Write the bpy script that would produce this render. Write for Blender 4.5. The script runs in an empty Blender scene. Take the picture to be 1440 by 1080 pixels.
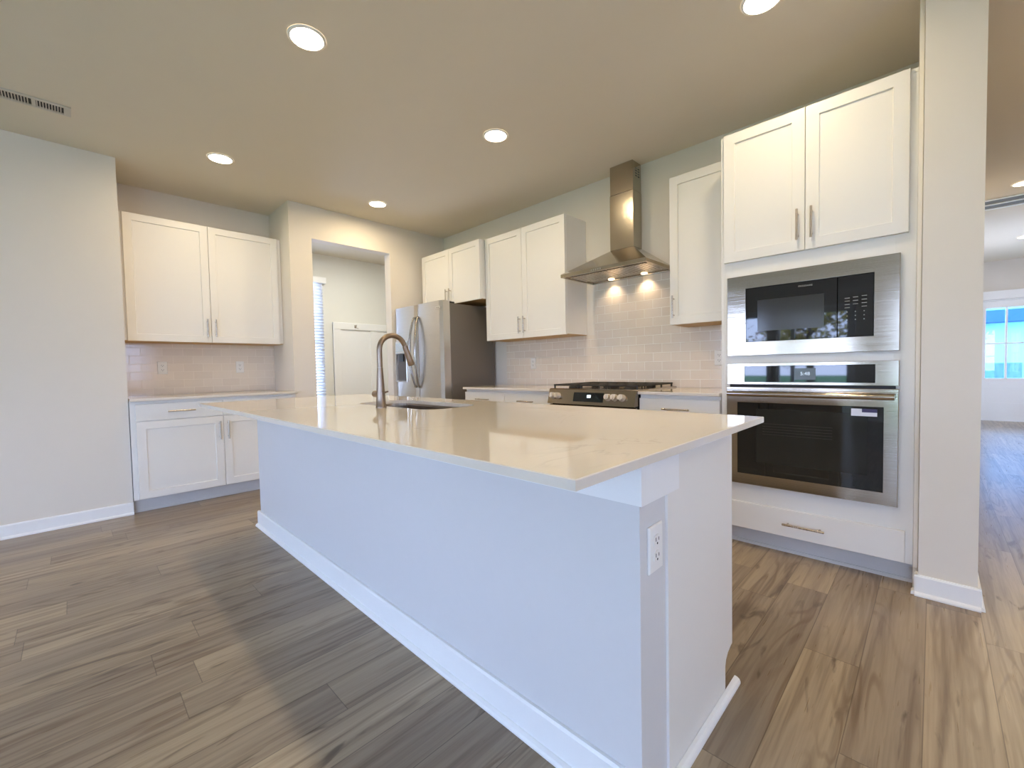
import bpy, bmesh, math, random
from mathutils import Vector, Matrix
random.seed(7)
sc = bpy.context.scene
col = sc.collection
PI = math.pi
V = Vector

# ------------------------------------------------------------------ camera
cd = bpy.data.cameras.new('camera')
cam = bpy.data.objects.new('camera', cd)
col.objects.link(cam)
cd.sensor_width = 36.0
cd.lens = 36.0 * 606.2086 / 1440.0
cd.clip_start = 0.02
cd.clip_end = 300
_R = V((0.71525359, 0.69856605, -0.02043957))
_U = V((-0.01071339, 0.0402033, 0.99913408))
_F = V((-0.69878288, 0.71441527, -0.03623957))
_m = Matrix((_R, _U, -_F)).transposed().to_4x4()
_m.translation = V((4.4707572, -3.37799176, 1.08081327))
cam.matrix_world = _m
sc.camera = cam

# ------------------------------------------------------------------ world, exposure
LAMP = 4.45          # downlight power (W)
SKY = 16.5            # daylight strength
vs = sc.view_settings
sc.display_settings.display_device = 'sRGB'
vs.view_transform = 'Standard'
vs.look = 'None'
vs.gamma = 1.0
vs.use_curve_mapping = False
vs.exposure = 0.08
w = bpy.data.worlds.new('daylight')
sc.world = w
w.use_nodes = True
wn = w.node_tree
wn.nodes.clear()
o_ = wn.nodes.new('ShaderNodeOutputWorld')
b_ = wn.nodes.new('ShaderNodeBackground')
tc = wn.nodes.new('ShaderNodeTexCoord')
sx = wn.nodes.new('ShaderNodeSeparateXYZ')
rp = wn.nodes.new('ShaderNodeValToRGB')
rp.color_ramp.elements[0].position = 0.0
rp.color_ramp.elements[0].color = (0.60, 0.67, 1.0, 1)
rp.color_ramp.elements[1].position = 0.9
rp.color_ramp.elements[1].color = (0.30, 0.55, 1.0, 1)
wn.links.new(tc.outputs['Generated'], sx.inputs[0])
wn.links.new(sx.outputs['Z'], rp.inputs[0])
wn.links.new(rp.outputs[0], b_.inputs[0])
b_.inputs[1].default_value = SKY
wn.links.new(b_.outputs[0], o_.inputs[0])

# ------------------------------------------------------------------ materials
class NT:
    def __init__(self, name):
        self.m = bpy.data.materials.new(name)
        self.m.use_nodes = True
        self.t = self.m.node_tree
        self.b = self.t.nodes['Principled BSDF']
    def n(self, kind, **kw):
        nd = self.t.nodes.new('ShaderNode' + kind)
        for k, v in kw.items():
            setattr(nd, k, v)
        return nd
    def l(self, a, b):
        self.t.links.new(a, b)
    def math(self, op, a, b=None, c=None):
        nd = self.n('Math', operation=op)
        for i, x in enumerate((a, b, c)):
            if x is None:
                continue
            if isinstance(x, (int, float)):
                nd.inputs[i].default_value = x
            else:
                self.l(x, nd.inputs[i])
        return nd.outputs[0]
    def mix(self, fac, a, b, blend='MIX'):
        nd = self.n('Mix', data_type='RGBA', blend_type=blend)
        for s, x in ((0, fac), (6, a), (7, b)):
            if isinstance(x, (int, float)):
                nd.inputs[s].default_value = x
            elif isinstance(x, tuple):
                nd.inputs[s].default_value = x if len(x) == 4 else (*x, 1)
            else:
                self.l(x, nd.inputs[s])
        return nd.outputs[2]
    def bump(self, h, dist=0.001, strength=0.3):
        bp = self.n('Bump')
        bp.inputs['Distance'].default_value = dist
        bp.inputs['Strength'].default_value = strength
        self.l(h, bp.inputs['Height'])
        self.l(bp.outputs[0], self.b.inputs['Normal'])

def srgb(r, g, b):
    f = lambda c: (c / 255 / 12.92) if c <= 10 else ((c / 255 + 0.055) / 1.055) ** 2.4
    return (f(r), f(g), f(b))

def simple(name, c, rough=0.5, metal=0.0, noise=0.0, nscale=30, spec=0.5, bump=0.0, bscale=300):
    t = NT(name)
    t.b.inputs['Roughness'].default_value = rough
    t.b.inputs['Metallic'].default_value = metal
    t.b.inputs['Specular IOR Level'].default_value = spec
    t.b.inputs['Base Color'].default_value = (*c, 1)
    tcn = t.n('TexCoord')
    nz = t.n('TexNoise')
    nz.inputs['Scale'].default_value = nscale
    t.l(tcn.outputs['Object'], nz.inputs['Vector'])
    k = noise or 0.02
    dk = tuple(x * (1 - k) for x in c)
    lt = tuple(min(1, x * (1 + k)) for x in c)
    t.l(t.mix(nz.outputs['Fac'], dk, lt), t.b.inputs['Base Color'])
    if bump:
        n2 = t.n('TexNoise')
        n2.inputs['Scale'].default_value = bscale
        t.l(tcn.outputs['Object'], n2.inputs['Vector'])
        t.bump(n2.outputs['Fac'], 0.001, bump)
    return t.m

def brushed(name, c, rough=0.28, axis='z', scale=250, bump=0.05):
    t = NT(name)
    t.b.inputs['Metallic'].default_value = 1.0
    tcn = t.n('TexCoord')
    mp = t.n('Mapping')
    s = {'z': (scale, scale, 1.5), 'x': (1.5, scale, scale), 'y': (scale, 1.5, scale)}[axis]
    mp.inputs['Scale'].default_value = s
    t.l(tcn.outputs['Object'], mp.inputs[0])
    nz = t.n('TexNoise')
    nz.inputs['Scale'].default_value = 1.0
    nz.inputs['Detail'].default_value = 3
    t.l(mp.outputs[0], nz.inputs['Vector'])
    t.l(t.mix(nz.outputs['Fac'], tuple(x * .93 for x in c), tuple(min(1, x * 1.05) for x in c)), t.b.inputs['Base Color'])
    r = t.math('MULTIPLY_ADD', nz.outputs['Fac'], 0.10, rough - 0.05)
    t.l(r, t.b.inputs['Roughness'])
    t.bump(nz.outputs['Fac'], 0.0004, bump)
    return t.m

def emit(name, c, s):
    t = NT(name)
    t.b.inputs['Base Color'].default_value = (*c, 1)
    t.b.inputs['Emission Color'].default_value = (*c, 1)
    t.b.inputs['Emission Strength'].default_value = s
    return t.m

def floor_mat():
    t = NT('vinyl_plank')
    g = t.n('NewGeometry')
    s = t.n('SeparateXYZ')
    t.l(g.outputs['Position'], s.inputs[0])
    X, Y = s.outputs['X'], s.outputs['Y']
    PW, PL = 0.165, 1.22
    u = t.math('DIVIDE', t.math('ADD', X, 10 * PW - 4.13 + 40 * PW), PW)
    row = t.math('FLOOR', u)
    fu = t.math('FRACT', u)
    wn1 = t.n('TexWhiteNoise', noise_dimensions='1D')
    t.l(row, wn1.inputs['W'])
    v = t.math('ADD', t.math('DIVIDE', t.math('ADD', Y, 20.0), PL), wn1.outputs['Value'])
    cell = t.math('FLOOR', v)
    fv = t.math('FRACT', v)
    cmb = t.n('CombineXYZ')
    t.l(row, cmb.inputs[0])
    t.l(cell, cmb.inputs[1])
    wn2 = t.n('TexWhiteNoise', noise_dimensions='2D')
    t.l(cmb.outputs[0], wn2.inputs['Vector'])
    rnd = wn2.outputs['Value']
    sc2 = t.n('SeparateColor')
    t.l(wn2.outputs['Color'], sc2.inputs[0])
    # grain coordinates, shifted for each plank
    gx = t.math('MULTIPLY_ADD', rnd, 37.0, X)
    gy = t.math('MULTIPLY_ADD', sc2.outputs[1], 53.0, Y)
    def vec(ax, ay):
        c = t.n('CombineXYZ')
        t.l(t.math('MULTIPLY', gx, ax), c.inputs[0])
        t.l(t.math('MULTIPLY', gy, ay), c.inputs[1])
        return c.outputs[0]
    def noise(v, det, dist=0.0):
        q = t.n('TexNoise')
        q.inputs['Scale'].default_value = 1.0
        q.inputs['Detail'].default_value = det
        q.inputs['Distortion'].default_value = dist
        t.l(v, q.inputs['Vector'])
        return q.outputs['Fac']
    def rng(f, a, b_, lo=0.0, hi=1.0):
        q = t.n('MapRange')
        for k_, x_ in (('From Min', a), ('From Max', b_), ('To Min', lo), ('To Max', hi)):
            q.inputs[k_].default_value = x_
        t.l(f, q.inputs['Value'])
        return q.outputs[0]
    broad = noise(vec(8, 0.55), 2, 0.5)        # wide lighter and darker streaks
    mid_ = noise(vec(30, 1.1), 4, 0.8)         # grain bands
    fine = noise(vec(150, 4.5), 4)             # pores
    fig = noise(vec(6.5, 0.8), 2, 0.4)         # cathedral figure
    rings = t.math('SINE', t.math('MULTIPLY', fig, 75.0))
    rg = rng(rings, 0.35, 1.0)
    figmask = rng(noise(vec(3.0, 0.7), 1), 0.48, 0.64)
    knot = rng(noise(vec(13, 2.4), 3, 1.6), 0.62, 0.73)
    ramp = t.n('ValToRGB')
    e = ramp.color_ramp.elements
    e[0].position = 0.0; e[0].color = (*srgb(138, 122, 103), 1)
    e[1].position = 1.0; e[1].color = (*srgb(190, 169, 140), 1)
    for p, c in ((0.35, (154, 136, 114)), (0.65, (165, 146, 120)), (0.85, (176, 156, 128))):
        q = e.new(p); q.color = (*srgb(*c), 1)
    t.l(t.math('ADD', t.math('MULTIPLY', rnd, 0.6), t.math('MULTIPLY', rng(broad, 0.32, 0.68), 0.4)), ramp.inputs[0])
    c = ramp.outputs[0]
    c = t.mix(t.math('MULTIPLY', rng(mid_, 0.46, 0.70), 0.68), c, srgb(100, 81, 63))
    c = t.mix(t.math('MULTIPLY', t.math('MULTIPLY', rg, figmask), 0.6), c, srgb(108, 85, 63))
    c = t.mix(t.math('MULTIPLY', rng(fine, 0.4, 0.75), 0.22), c, srgb(98, 82, 66))
    c = t.mix(t.math('MULTIPLY', knot, 0.75), c, srgb(82, 66, 52))
    n2 = fine
    # seams
    du = t.math('MULTIPLY', t.math('MINIMUM', fu, t.math('SUBTRACT', 1.0, fu)), PW)
    dv = t.math('MULTIPLY', t.math('MINIMUM', fv, t.math('SUBTRACT', 1.0, fv)), PL)
    d = t.math('MINIMUM', du, dv)
    sm = t.math('LESS_THAN', d, 0.0014)
    c = t.mix(t.math('MULTIPLY', sm, 0.55), c, srgb(70, 56, 44))
    t.l(c, t.b.inputs['Base Color'])
    t.l(t.math('MULTIPLY_ADD', n2, 0.14, 0.23), t.b.inputs['Roughness'])
    t.bump(t.math('SUBTRACT', t.math('MULTIPLY', n2, 0.4), sm), 0.0012, 0.25)
    return t.m

def tile_mat(name, horiz):
    t = NT(name)
    g = t.n('NewGeometry')
    s = t.n('SeparateXYZ')
    t.l(g.outputs['Position'], s.inputs[0])
    cb = t.n('CombineXYZ')
    off = 0.075 if horiz == 'X' else 0.05
    t.l(t.math('ADD', s.outputs[horiz], 30.4 + off), cb.inputs[0])
    t.l(t.math('ADD', s.outputs['Z'], 7.3 - 0.904 + 0.010), cb.inputs[1])
    br = t.n('TexBrick')
    br.offset = 0.5
    br.inputs['Color1'].default_value = (*srgb(228, 214, 197), 1)
    br.inputs['Color2'].default_value = (*srgb(234, 221, 204), 1)
    br.inputs['Mortar'].default_value = (*(srgb(250, 244, 234) if horiz == 'X' else srgb(238, 226, 210)), 1)
    br.inputs['Scale'].default_value = 1.0
    br.inputs['Mortar Size'].default_value = 0.0019
    br.inputs['Mortar Smooth'].default_value = 0.15
    br.inputs['Brick Width'].default_value = 0.152
    br.inputs['Row Height'].default_value = 0.073
    t.l(cb.outputs[0], br.inputs['Vector'])
    t.l(br.outputs['Color'], t.b.inputs['Base Color'])
    t.l(t.math('MULTIPLY_ADD', br.outputs['Fac'], 0.5, 0.13), t.b.inputs['Roughness'])
    nz = t.n('TexNoise'); nz.inputs['Scale'].default_value = 14
    t.l(g.outputs['Position'], nz.inputs['Vector'])
    h = t.math('SUBTRACT', t.math('MULTIPLY', nz.outputs['Fac'], 0.5), br.outputs['Fac'])
    t.bump(h, 0.0012, 0.5)
    return t.m

def quartz_mat():
    t = NT('white_quartz')
    tcn = t.n('NewGeometry')
    n1 = t.n('TexNoise'); n1.inputs['Scale'].default_value = 1.6; n1.inputs['Detail'].default_value = 7
    n1.inputs['Distortion'].default_value = 1.5
    t.l(tcn.outputs['Position'], n1.inputs['Vector'])
    v = t.math('ABSOLUTE', t.math('SUBTRACT', n1.outputs['Fac'], 0.5))
    mr = t.n('MapRange'); mr.inputs['From Min'].default_value = 0.0; mr.inputs['From Max'].default_value = 0.012
    mr.inputs['To Min'].default_value = 1.0; mr.inputs['To Max'].default_value = 0.0
    t.l(v, mr.inputs['Value'])
    n2 = t.n('TexNoise'); n2.inputs['Scale'].default_value = 3.0
    t.l(tcn.outputs['Position'], n2.inputs['Vector'])
    mask = t.n('MapRange'); mask.inputs['From Min'].default_value = 0.52; mask.inputs['From Max'].default_value = 0.68
    t.l(n2.outputs['Fac'], mask.inputs['Value'])
    n3 = t.n('TexNoise'); n3.inputs['Scale'].default_value = 160
    t.l(tcn.outputs['Position'], n3.inputs['Vector'])
    base = t.mix(t.math('MULTIPLY', n3.outputs['Fac'], 0.3), srgb(228, 218, 204), srgb(214, 204, 190))
    c = t.mix(t.math('MULTIPLY', t.math('MULTIPLY', mr.outputs[0], mask.outputs[0]), 0.25), base, srgb(150, 142, 134))
    t.l(c, t.b.inputs['Base Color'])
    t.b.inputs['Roughness'].default_value = 0.045
    t.b.inputs['Specular IOR Level'].default_value = 0.75
    return t.m

def glass_mat(name, tint, refl=0.08):
    t = NT(name)
    t.t.nodes.remove(t.b)
    out = [n for n in t.t.nodes if n.type == 'OUTPUT_MATERIAL'][0]
    tr = t.n('BsdfTransparent'); tr.inputs[0].default_value = (*tint, 1)
    gl = t.n('BsdfGlossy'); gl.inputs['Roughness'].default_value = 0.01
    lw = t.n('LayerWeight'); lw.inputs[0].default_value = 0.3
    f = t.math('MULTIPLY_ADD', lw.outputs['Fresnel'], 0.6, refl * 0.5)
    mx = t.n('MixShader')
    t.l(f, mx.inputs[0]); t.l(tr.outputs[0], mx.inputs[1]); t.l(gl.outputs[0], mx.inputs[2])
    t.l(mx.outputs[0], out.inputs[0])
    return t.m

M = {}
M['wall'] = simple('greige_wall_paint', srgb(227, 218, 205), 0.7, noise=0.012, nscale=6, spec=0.25, bump=0.12, bscale=260)
M['ceil'] = simple('flat_ceiling_paint', srgb(226, 216, 197), 0.9, noise=0.012, nscale=6, spec=0.1, bump=0.15, bscale=200)
M['mudwall'] = simple('pale_wall_paint', srgb(228, 226, 218), 0.7, noise=0.01, nscale=6, spec=0.25)
M['trim'] = simple('white_trim_paint', srgb(240, 239, 237), 0.35, noise=0.01)
M['cab'] = simple('white_cabinet_paint', srgb(234, 230, 223), 0.36, noise=0.008, nscale=8, bump=0.02, bscale=120)
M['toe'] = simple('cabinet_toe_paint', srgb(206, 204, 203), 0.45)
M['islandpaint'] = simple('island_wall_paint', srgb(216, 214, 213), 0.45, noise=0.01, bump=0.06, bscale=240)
M['ply'] = simple('birch_ply_underside', srgb(196, 160, 112), 0.55, noise=0.12, nscale=12)
M['nickel'] = brushed('brushed_nickel', srgb(188, 178, 166), 0.27, 'z', 400)
M['faucet'] = brushed('brushed_faucet_nickel', srgb(150, 134, 120), 0.34, 'z', 300)
M['steelx'] = brushed('stainless_horizontal_brush', srgb(182, 172, 158), 0.12, 'x', 260, 0.45)
M['steelz'] = brushed('stainless_vertical_brush', srgb(205, 200, 192), 0.30, 'x', 260, 0.12)
M['hoodsteel'] = brushed('hood_stainless', srgb(186, 176, 160), 0.17, 'x', 260, 0.4)
M['handle'] = brushed('fridge_handle_steel', srgb(168, 160, 152), 0.2, 'z')
M['fridgeside'] = simple('fridge_side_grey_paint', srgb(112, 103, 92), 0.42, noise=0.05, nscale=200)
M['chrome'] = simple('polished_chrome', srgb(225, 222, 216), 0.12, 1.0)
M['blackglass'] = simple('black_glass', (0.006, 0.007, 0.008), 0.03, 0, spec=0.7)
M['ovenglass'] = simple('dark_oven_window', (0.018, 0.019, 0.017), 0.05, 0, spec=0.5)
M['black'] = simple('black_plastic', (0.012, 0.012, 0.012), 0.4)
M['dark'] = simple('dark_gap', (0.02, 0.02, 0.022), 0.6)
M['iron'] = simple('cast_iron', (0.022, 0.018, 0.016), 0.55, noise=0.2, nscale=80)
M['plastic'] = simple('white_outlet_plastic', srgb(238, 235, 230), 0.35)
M['ventpaint'] = simple('vent_white_enamel', srgb(205, 198, 186), 0.5)
M['sinksteel'] = brushed('sink_satin_steel', srgb(146, 134, 122), 0.3, 'x', 200)
M['floor'] = floor_mat()
M['tilex'] = tile_mat('subway_tile_range', 'X')
M['tiley'] = tile_mat('subway_tile_recess', 'Y')
M['quartz'] = quartz_mat()
M['glass'] = glass_mat('window_glass', (0.92, 0.97, 0.98))
M['doorglass'] = glass_mat('tinted_door_glass', (0.42, 0.69, 0.86))
M['lens'] = emit('led_lens', (1.0, 0.84, 0.62), 14)
M['hoodled'] = emit('hood_led', (1.0, 0.78, 0.52), 4)
M['knob'] = simple('knob_satin_metal', srgb(228, 218, 206), 0.42, 0.55)
M['rangesteel'] = brushed('range_stainless', srgb(160, 146, 128), 0.2, 'x', 260, 0.3)
M['digit'] = emit('lit_digits', (0.75, 0.85, 1.0), 1.0)
M['digitdim'] = emit('dim_lit_digits', (0.6, 0.7, 0.8), 0.35)
M['printgrey'] = simple('grey_print', srgb(150, 148, 140), 0.4)
def blind_mat():
    t = NT('white_blind_slat')
    t.b.inputs['Base Color'].default_value = (*srgb(236, 238, 242), 1)
    t.b.inputs['Roughness'].default_value = 0.45
    out = [n for n in t.t.nodes if n.type == 'OUTPUT_MATERIAL'][0]
    tl = t.n('BsdfTranslucent'); tl.inputs[0].default_value = (0.85, 0.9, 1.0, 1)
    mx = t.n('MixShader'); mx.inputs[0].default_value = 0.10
    t.l(t.b.outputs[0], mx.inputs[1]); t.l(tl.outputs[0], mx.inputs[2]); t.l(mx.outputs[0], out.inputs[0])
    return t.m
M['blind'] = blind_mat()
M['sticker'] = simple('white_sticker', srgb(228, 228, 236), 0.4)
M['purple'] = simple('purple_print', srgb(56, 40, 88), 0.35)
M['grass'] = simple('lawn_grass', srgb(104, 132, 74), 0.9, noise=0.35, nscale=25)
M['siding'] = simple('pale_siding', srgb(225, 228, 228), 0.7, noise=0.03)
M['roofblue'] = simple('slate_blue_fascia', srgb(88, 98, 130), 0.7)
M['winblue'] = simple('house_window_glass', srgb(110, 140, 165), 0.2)
M['stone'] = simple('stone_veneer', srgb(140, 132, 130), 0.8, noise=0.4, nscale=6)
M['concrete'] = simple('driveway_concrete', srgb(190, 188, 184), 0.8, noise=0.08)
M['bark'] = simple('tree_bark', srgb(82, 66, 54), 0.85, noise=0.3, nscale=12)
M['leafgreen'] = simple('green_leaves', srgb(92, 116, 58), 0.6, noise=0.4, nscale=9)
M['leaforange'] = simple('autumn_leaves', srgb(176, 108, 52), 0.6, noise=0.4, nscale=9)
M['leafyellow'] = simple('yellow_leaves', srgb(186, 160, 84), 0.6, noise=0.4, nscale=9)

# ------------------------------------------------------------------ mesh builder
class B:
    def __init__(self):
        self.bm = bmesh.new()
        self.mi = 0
    def face(self, pts, smooth=False):
        f = self.bm.faces.new([self.bm.verts.new(p) for p in pts])
        f.material_index = self.mi
        f.smooth = smooth
        return f
    def box(self, x0, x1, y0, y1, z0, z1, bev=0.0, seg=1):
        if x1 < x0: x0, x1 = x1, x0
        if y1 < y0: y0, y1 = y1, y0
        if z1 < z0: z0, z1 = z1, z0
        bm = self.bm
        vs_ = [bm.verts.new(p) for p in ((x0, y0, z0), (x1, y0, z0), (x1, y1, z0), (x0, y1, z0),
                                         (x0, y0, z1), (x1, y0, z1), (x1, y1, z1), (x0, y1, z1))]
        fs = []
        for q in ((3, 2, 1, 0), (4, 5, 6, 7), (0, 1, 5, 4), (1, 2, 6, 5), (2, 3, 7, 6), (3, 0, 4, 7)):
            f = bm.faces.new([vs_[i] for i in q])
            f.material_index = self.mi
            fs.append(f)
        if bev > 0:
            es = list({e for f in fs for e in f.edges})
            r = bmesh.ops.bevel(bm, geom=es, offset=bev, segments=seg, profile=0.5, affect='EDGES')
            for f in r['faces']:
                f.material_index = self.mi
        return self
    def loops(self, ls, close=True, cap0=True, cap1=True, smooth=False):
        """skin closed loops of equal length; caps get their own vertices"""
        bm = self.bm
        rows = [[bm.verts.new(p) for p in l] for l in ls]
        n = len(rows[0])
        for a, b in zip(rows[:-1], rows[1:]):
            for i in range(n):
                f = bm.faces.new((a[i], a[(i + 1) % n], b[(i + 1) % n], b[i]))
                f.material_index = self.mi
                f.smooth = smooth
        if cap0: self.face(list(reversed(ls[0])))
        if cap1: self.face(ls[-1])
        return self
    def cyl(self, p0, p1, r0, r1=None, seg=20, smooth=True):
        p0, p1 = V(p0), V(p1)
        r1 = r0 if r1 is None else r1
        d = (p1 - p0).normalized()
        a = d.orthogonal().normalized()
        c = d.cross(a)
        ring = lambda p, r: [p + (a * math.cos(2 * PI * i / seg) + c * math.sin(2 * PI * i / seg)) * r for i in range(seg)]
        return self.loops([ring(p0, r0), ring(p1, r1)], smooth=smooth)
    def tube(self, pts, r, seg=14, cap=True):
        pts = [V(p) for p in pts]
        rs = r if isinstance(r, (list, tuple)) else [r] * len(pts)
        a = None
        ls = []
        for i, p in enumerate(pts):
            d = (pts[min(i + 1, len(pts) - 1)] - pts[max(i - 1, 0)]).normalized()
            if a is None:
                a = d.orthogonal().normalized()
            else:
                a = (a - d * a.dot(d)).normalized()
            c = d.cross(a)
            ls.append([p + (a * math.cos(2 * PI * k / seg) + c * math.sin(2 * PI * k / seg)) * rs[i] for k in range(seg)])
        return self.loops(ls, smooth=True, cap0=cap, cap1=cap)
    def lathe(self, prof, c, axis='z', seg=32, smooth=True, caps=(True, True)):
        """profile of (radius, height) about an axis through c"""
        c = V(c)
        ls = []
        for r, h in prof:
            l = []
            for i in range(seg):
                a = 2 * PI * i / seg
                u, v = math.cos(a) * r, math.sin(a) * r
                l.append(c + (V((u, v, h)) if axis == 'z' else V((u, -h, v)) if axis == '-y' else V((h, u, v))))
            ls.append(l)
        return self.loops(ls, smooth=smooth, cap0=caps[0], cap1=caps[1])
    def slab(self, w0, w1, z0, z1, t, chamfer=0.0015, panel=None):
        """door or drawer front lying in local XZ, back at y=0, face at y=-t; panel=(stile, depth) sinks a shaker panel"""
        R = lambda i, y: [V((w0 + i, y, z0 + i)), V((w1 - i, y, z0 + i)), V((w1 - i, y, z1 - i)), V((w0 + i, y, z1 - i))]
        ls = [R(0, 0), R(0, -t + chamfer), R(chamfer, -t)]
        if panel:
            s, d = panel
            ls += [R(s, -t), R(s + 0.003, -t + d)]
        return self.loops(ls)
    def mesh(self, name):
        bmesh.ops.recalc_face_normals(self.bm, faces=self.bm.faces[:])
        me = bpy.data.meshes.new(name)
        self.bm.to_mesh(me)
        self.bm.free()
        return me

def tag(o, label=None, cat=None, group=None, kind=None):
    if label: o['label'] = label
    if cat: o['category'] = cat
    if group: o['group'] = group
    if kind: o['kind'] = kind
    return o

def obj(name, b, mats, parent=None, label=None):
    me = b.mesh(name) if isinstance(b, B) else b
    if not isinstance(mats, (list, tuple)): mats = [mats]
    for m in mats: me.materials.append(m)
    o = bpy.data.objects.new(name, me)
    col.objects.link(o)
    if parent is not None: o.parent = parent
    if label: o['label'] = label
    return o

def empty(name, label, cat, loc=(0, 0, 0), rz=0.0, group=None, kind=None):
    o = bpy.data.objects.new(name, None)
    o.empty_display_size = 0.1
    col.objects.link(o)
    o.location = loc
    o.rotation_euler = (0, 0, rz)
    return tag(o, label, cat, group, kind)

def struct(name, b, m, label=None, cat=None):
    return tag(obj(name, b, m), label, cat, kind='structure')

def copy_tree(o, parent=None):
    c = o.copy()
    col.objects.link(c)
    if parent is not None:
        c.parent = parent
    for ch in list(o.children):
        copy_tree(ch, c)
    return c

def text_mesh(s, size, name='lettering'):
    cu = bpy.data.curves.new(name, 'FONT')
    cu.body = s
    cu.size = size
    cu.align_x = 'CENTER'
    cu.align_y = 'CENTER'
    cu.extrude = 0.0003
    ob = bpy.data.objects.new(name, cu)
    col.objects.link(ob)
    bpy.context.view_layer.update()
    dg = bpy.context.evaluated_depsgraph_get()
    me = bpy.data.meshes.new_from_object(ob.evaluated_get(dg))
    bpy.data.objects.remove(ob)
    bpy.data.curves.remove(cu)
    # stand it up in XZ facing -y
    me.transform(Matrix.Rotation(PI / 2, 4, 'X'))
    me.name = name
    return me

# ------------------------------------------------------------------ the shell
H = 2.745
CT = 0.904          # perimeter counter top
YB = -8.0           # rear wall of the room, behind the camera
XR = 6.7            # right wall
RX = -0.5716        # back of the recess
YL, Y1 = -3.075, -1.85

struct('floor', B().box(-1.9, XR + .12, YB - .12, 7.9, -0.06, 0.0), M['floor'],
       'brown wood-look plank floor running through kitchen and hall', 'floor')
struct('ceiling', B().box(-1.9, XR + .12, YB - .12, 7.9, H, H + 0.1), M['ceil'],
       'flat taupe-white ceiling over kitchen and hall', 'ceiling')

b = B()   # left wall
b.box(-.12, 0, YB, YL, 0, H)
b.box(RX - .12, -.12, YL - .12, YL, 0, H)
struct('wall_left', b, M['wall'], 'bare greige wall at the left ending at the cabinet recess', 'wall')
b = B()
b.box(RX - .12, RX, YL, Y1 + .12, 0, H)
b.box(RX, 0, Y1, Y1 + .12, 0, H)
struct('wall_recess', b, M['wall'], 'greige wall wrapping the recess behind the white cabinets', 'wall')
OY0, OY1, OZ = -1.6374, -0.768, 2.423
b = B()
b.box(-.12, 0, Y1 + .12, OY0, 0, H)
b.box(-.12, 0, OY1, 0.0, 0, H)
b.box(-.12, 0, OY0, OY1, OZ, H)
struct('wall_opening', b, M['wall'], 'greige wall with the cased-free opening into the side room', 'wall')
b = B()
b.box(-.12, 4.43, 0, 0.12, 0, H)
struct('wall_range', b, M['wall'], 'greige wall behind the range and hood', 'wall')
struct('wall_stub', B().box(4.430, 4.617, -0.69, 7.76, 0, H), M['wall'],
       'narrow greige wall end beside the oven tower', 'wall')
# side room
b = B()
fx = -1.736
wy0, wy1, wz0, wz1 = -1.62, -0.86, 0.62, 2.36
b.box(fx - .12, fx, -1.73, wy0, 0, H)
b.box(fx - .12, fx, wy1, 1.12, 0, H)
b.box(fx - .12, fx, wy0, wy1, 0, wz0)
b.box(fx - .12, fx, wy0, wy1, wz1, H)
struct('wall_far', b, M['mudwall'], 'pale far wall of the side room with window and coat panel', 'wall')
b = B()
b.box(fx - .12, RX - .12, -1.85, -1.73, 0, H)
b.box(fx, 0, 1.0, 1.12, 0, H)
b.box(-.12, 0, 0.12, 1.0, 0, H)
struct('wall_side', b, M['mudwall'], 'pale end walls of the side room', 'wall')

# room behind the camera
def wall_with_holes(axis, a0, a1, t0, t1, holes):
    """holes: (lo, hi, z0, z1) along the wall"""
    bb = B()
    def put(p, q, z0, z1):
        if q - p < 1e-4 or z1 - z0 < 1e-4: return
        if axis == 'x': bb.box(p, q, t0, t1, z0, z1)
        else: bb.box(t0, t1, p, q, z0, z1)
    cur = a0
    for lo, hi, z0, z1 in sorted(holes):
        put(cur, lo, 0, H)
        put(lo, hi, 0, z0)
        put(lo, hi, z1, H)
        cur = hi
    put(cur, a1, 0, H)
    return bb
REAR = [(0.62, 2.03, 0.30, 2.08), (2.17, 3.36, 0.30, 2.08), (4.05, 6.35, 0.05, 2.30)]
struct('wall_rear', wall_with_holes('x', -.12, XR + .12, YB - .12, YB, REAR), M['wall'],
       'greige wall with tall windows behind the viewer', 'wall')
SIDE = [(-7.4, -5.0, 0.5, 2.08), (4.5, 6.3, 0.4, 2.08), (-2.95, -2.15, 0.95, 1.95)]
struct('wall_right', wall_with_holes('y', YB, 7.9, XR, XR + .12, SIDE), M['wall'],
       'greige wall along the right of the room and hall', 'wall')
DX0, DX1 = 4.98, 5.96
struct('wall_front', wall_with_holes('x', 4.43, XR, 7.76, 7.88, [(DX0 - .02, DX1 + .02, 0, 2.09)]), M['wall'],
       'greige wall around the front door at the end of the hall', 'wall')

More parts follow.
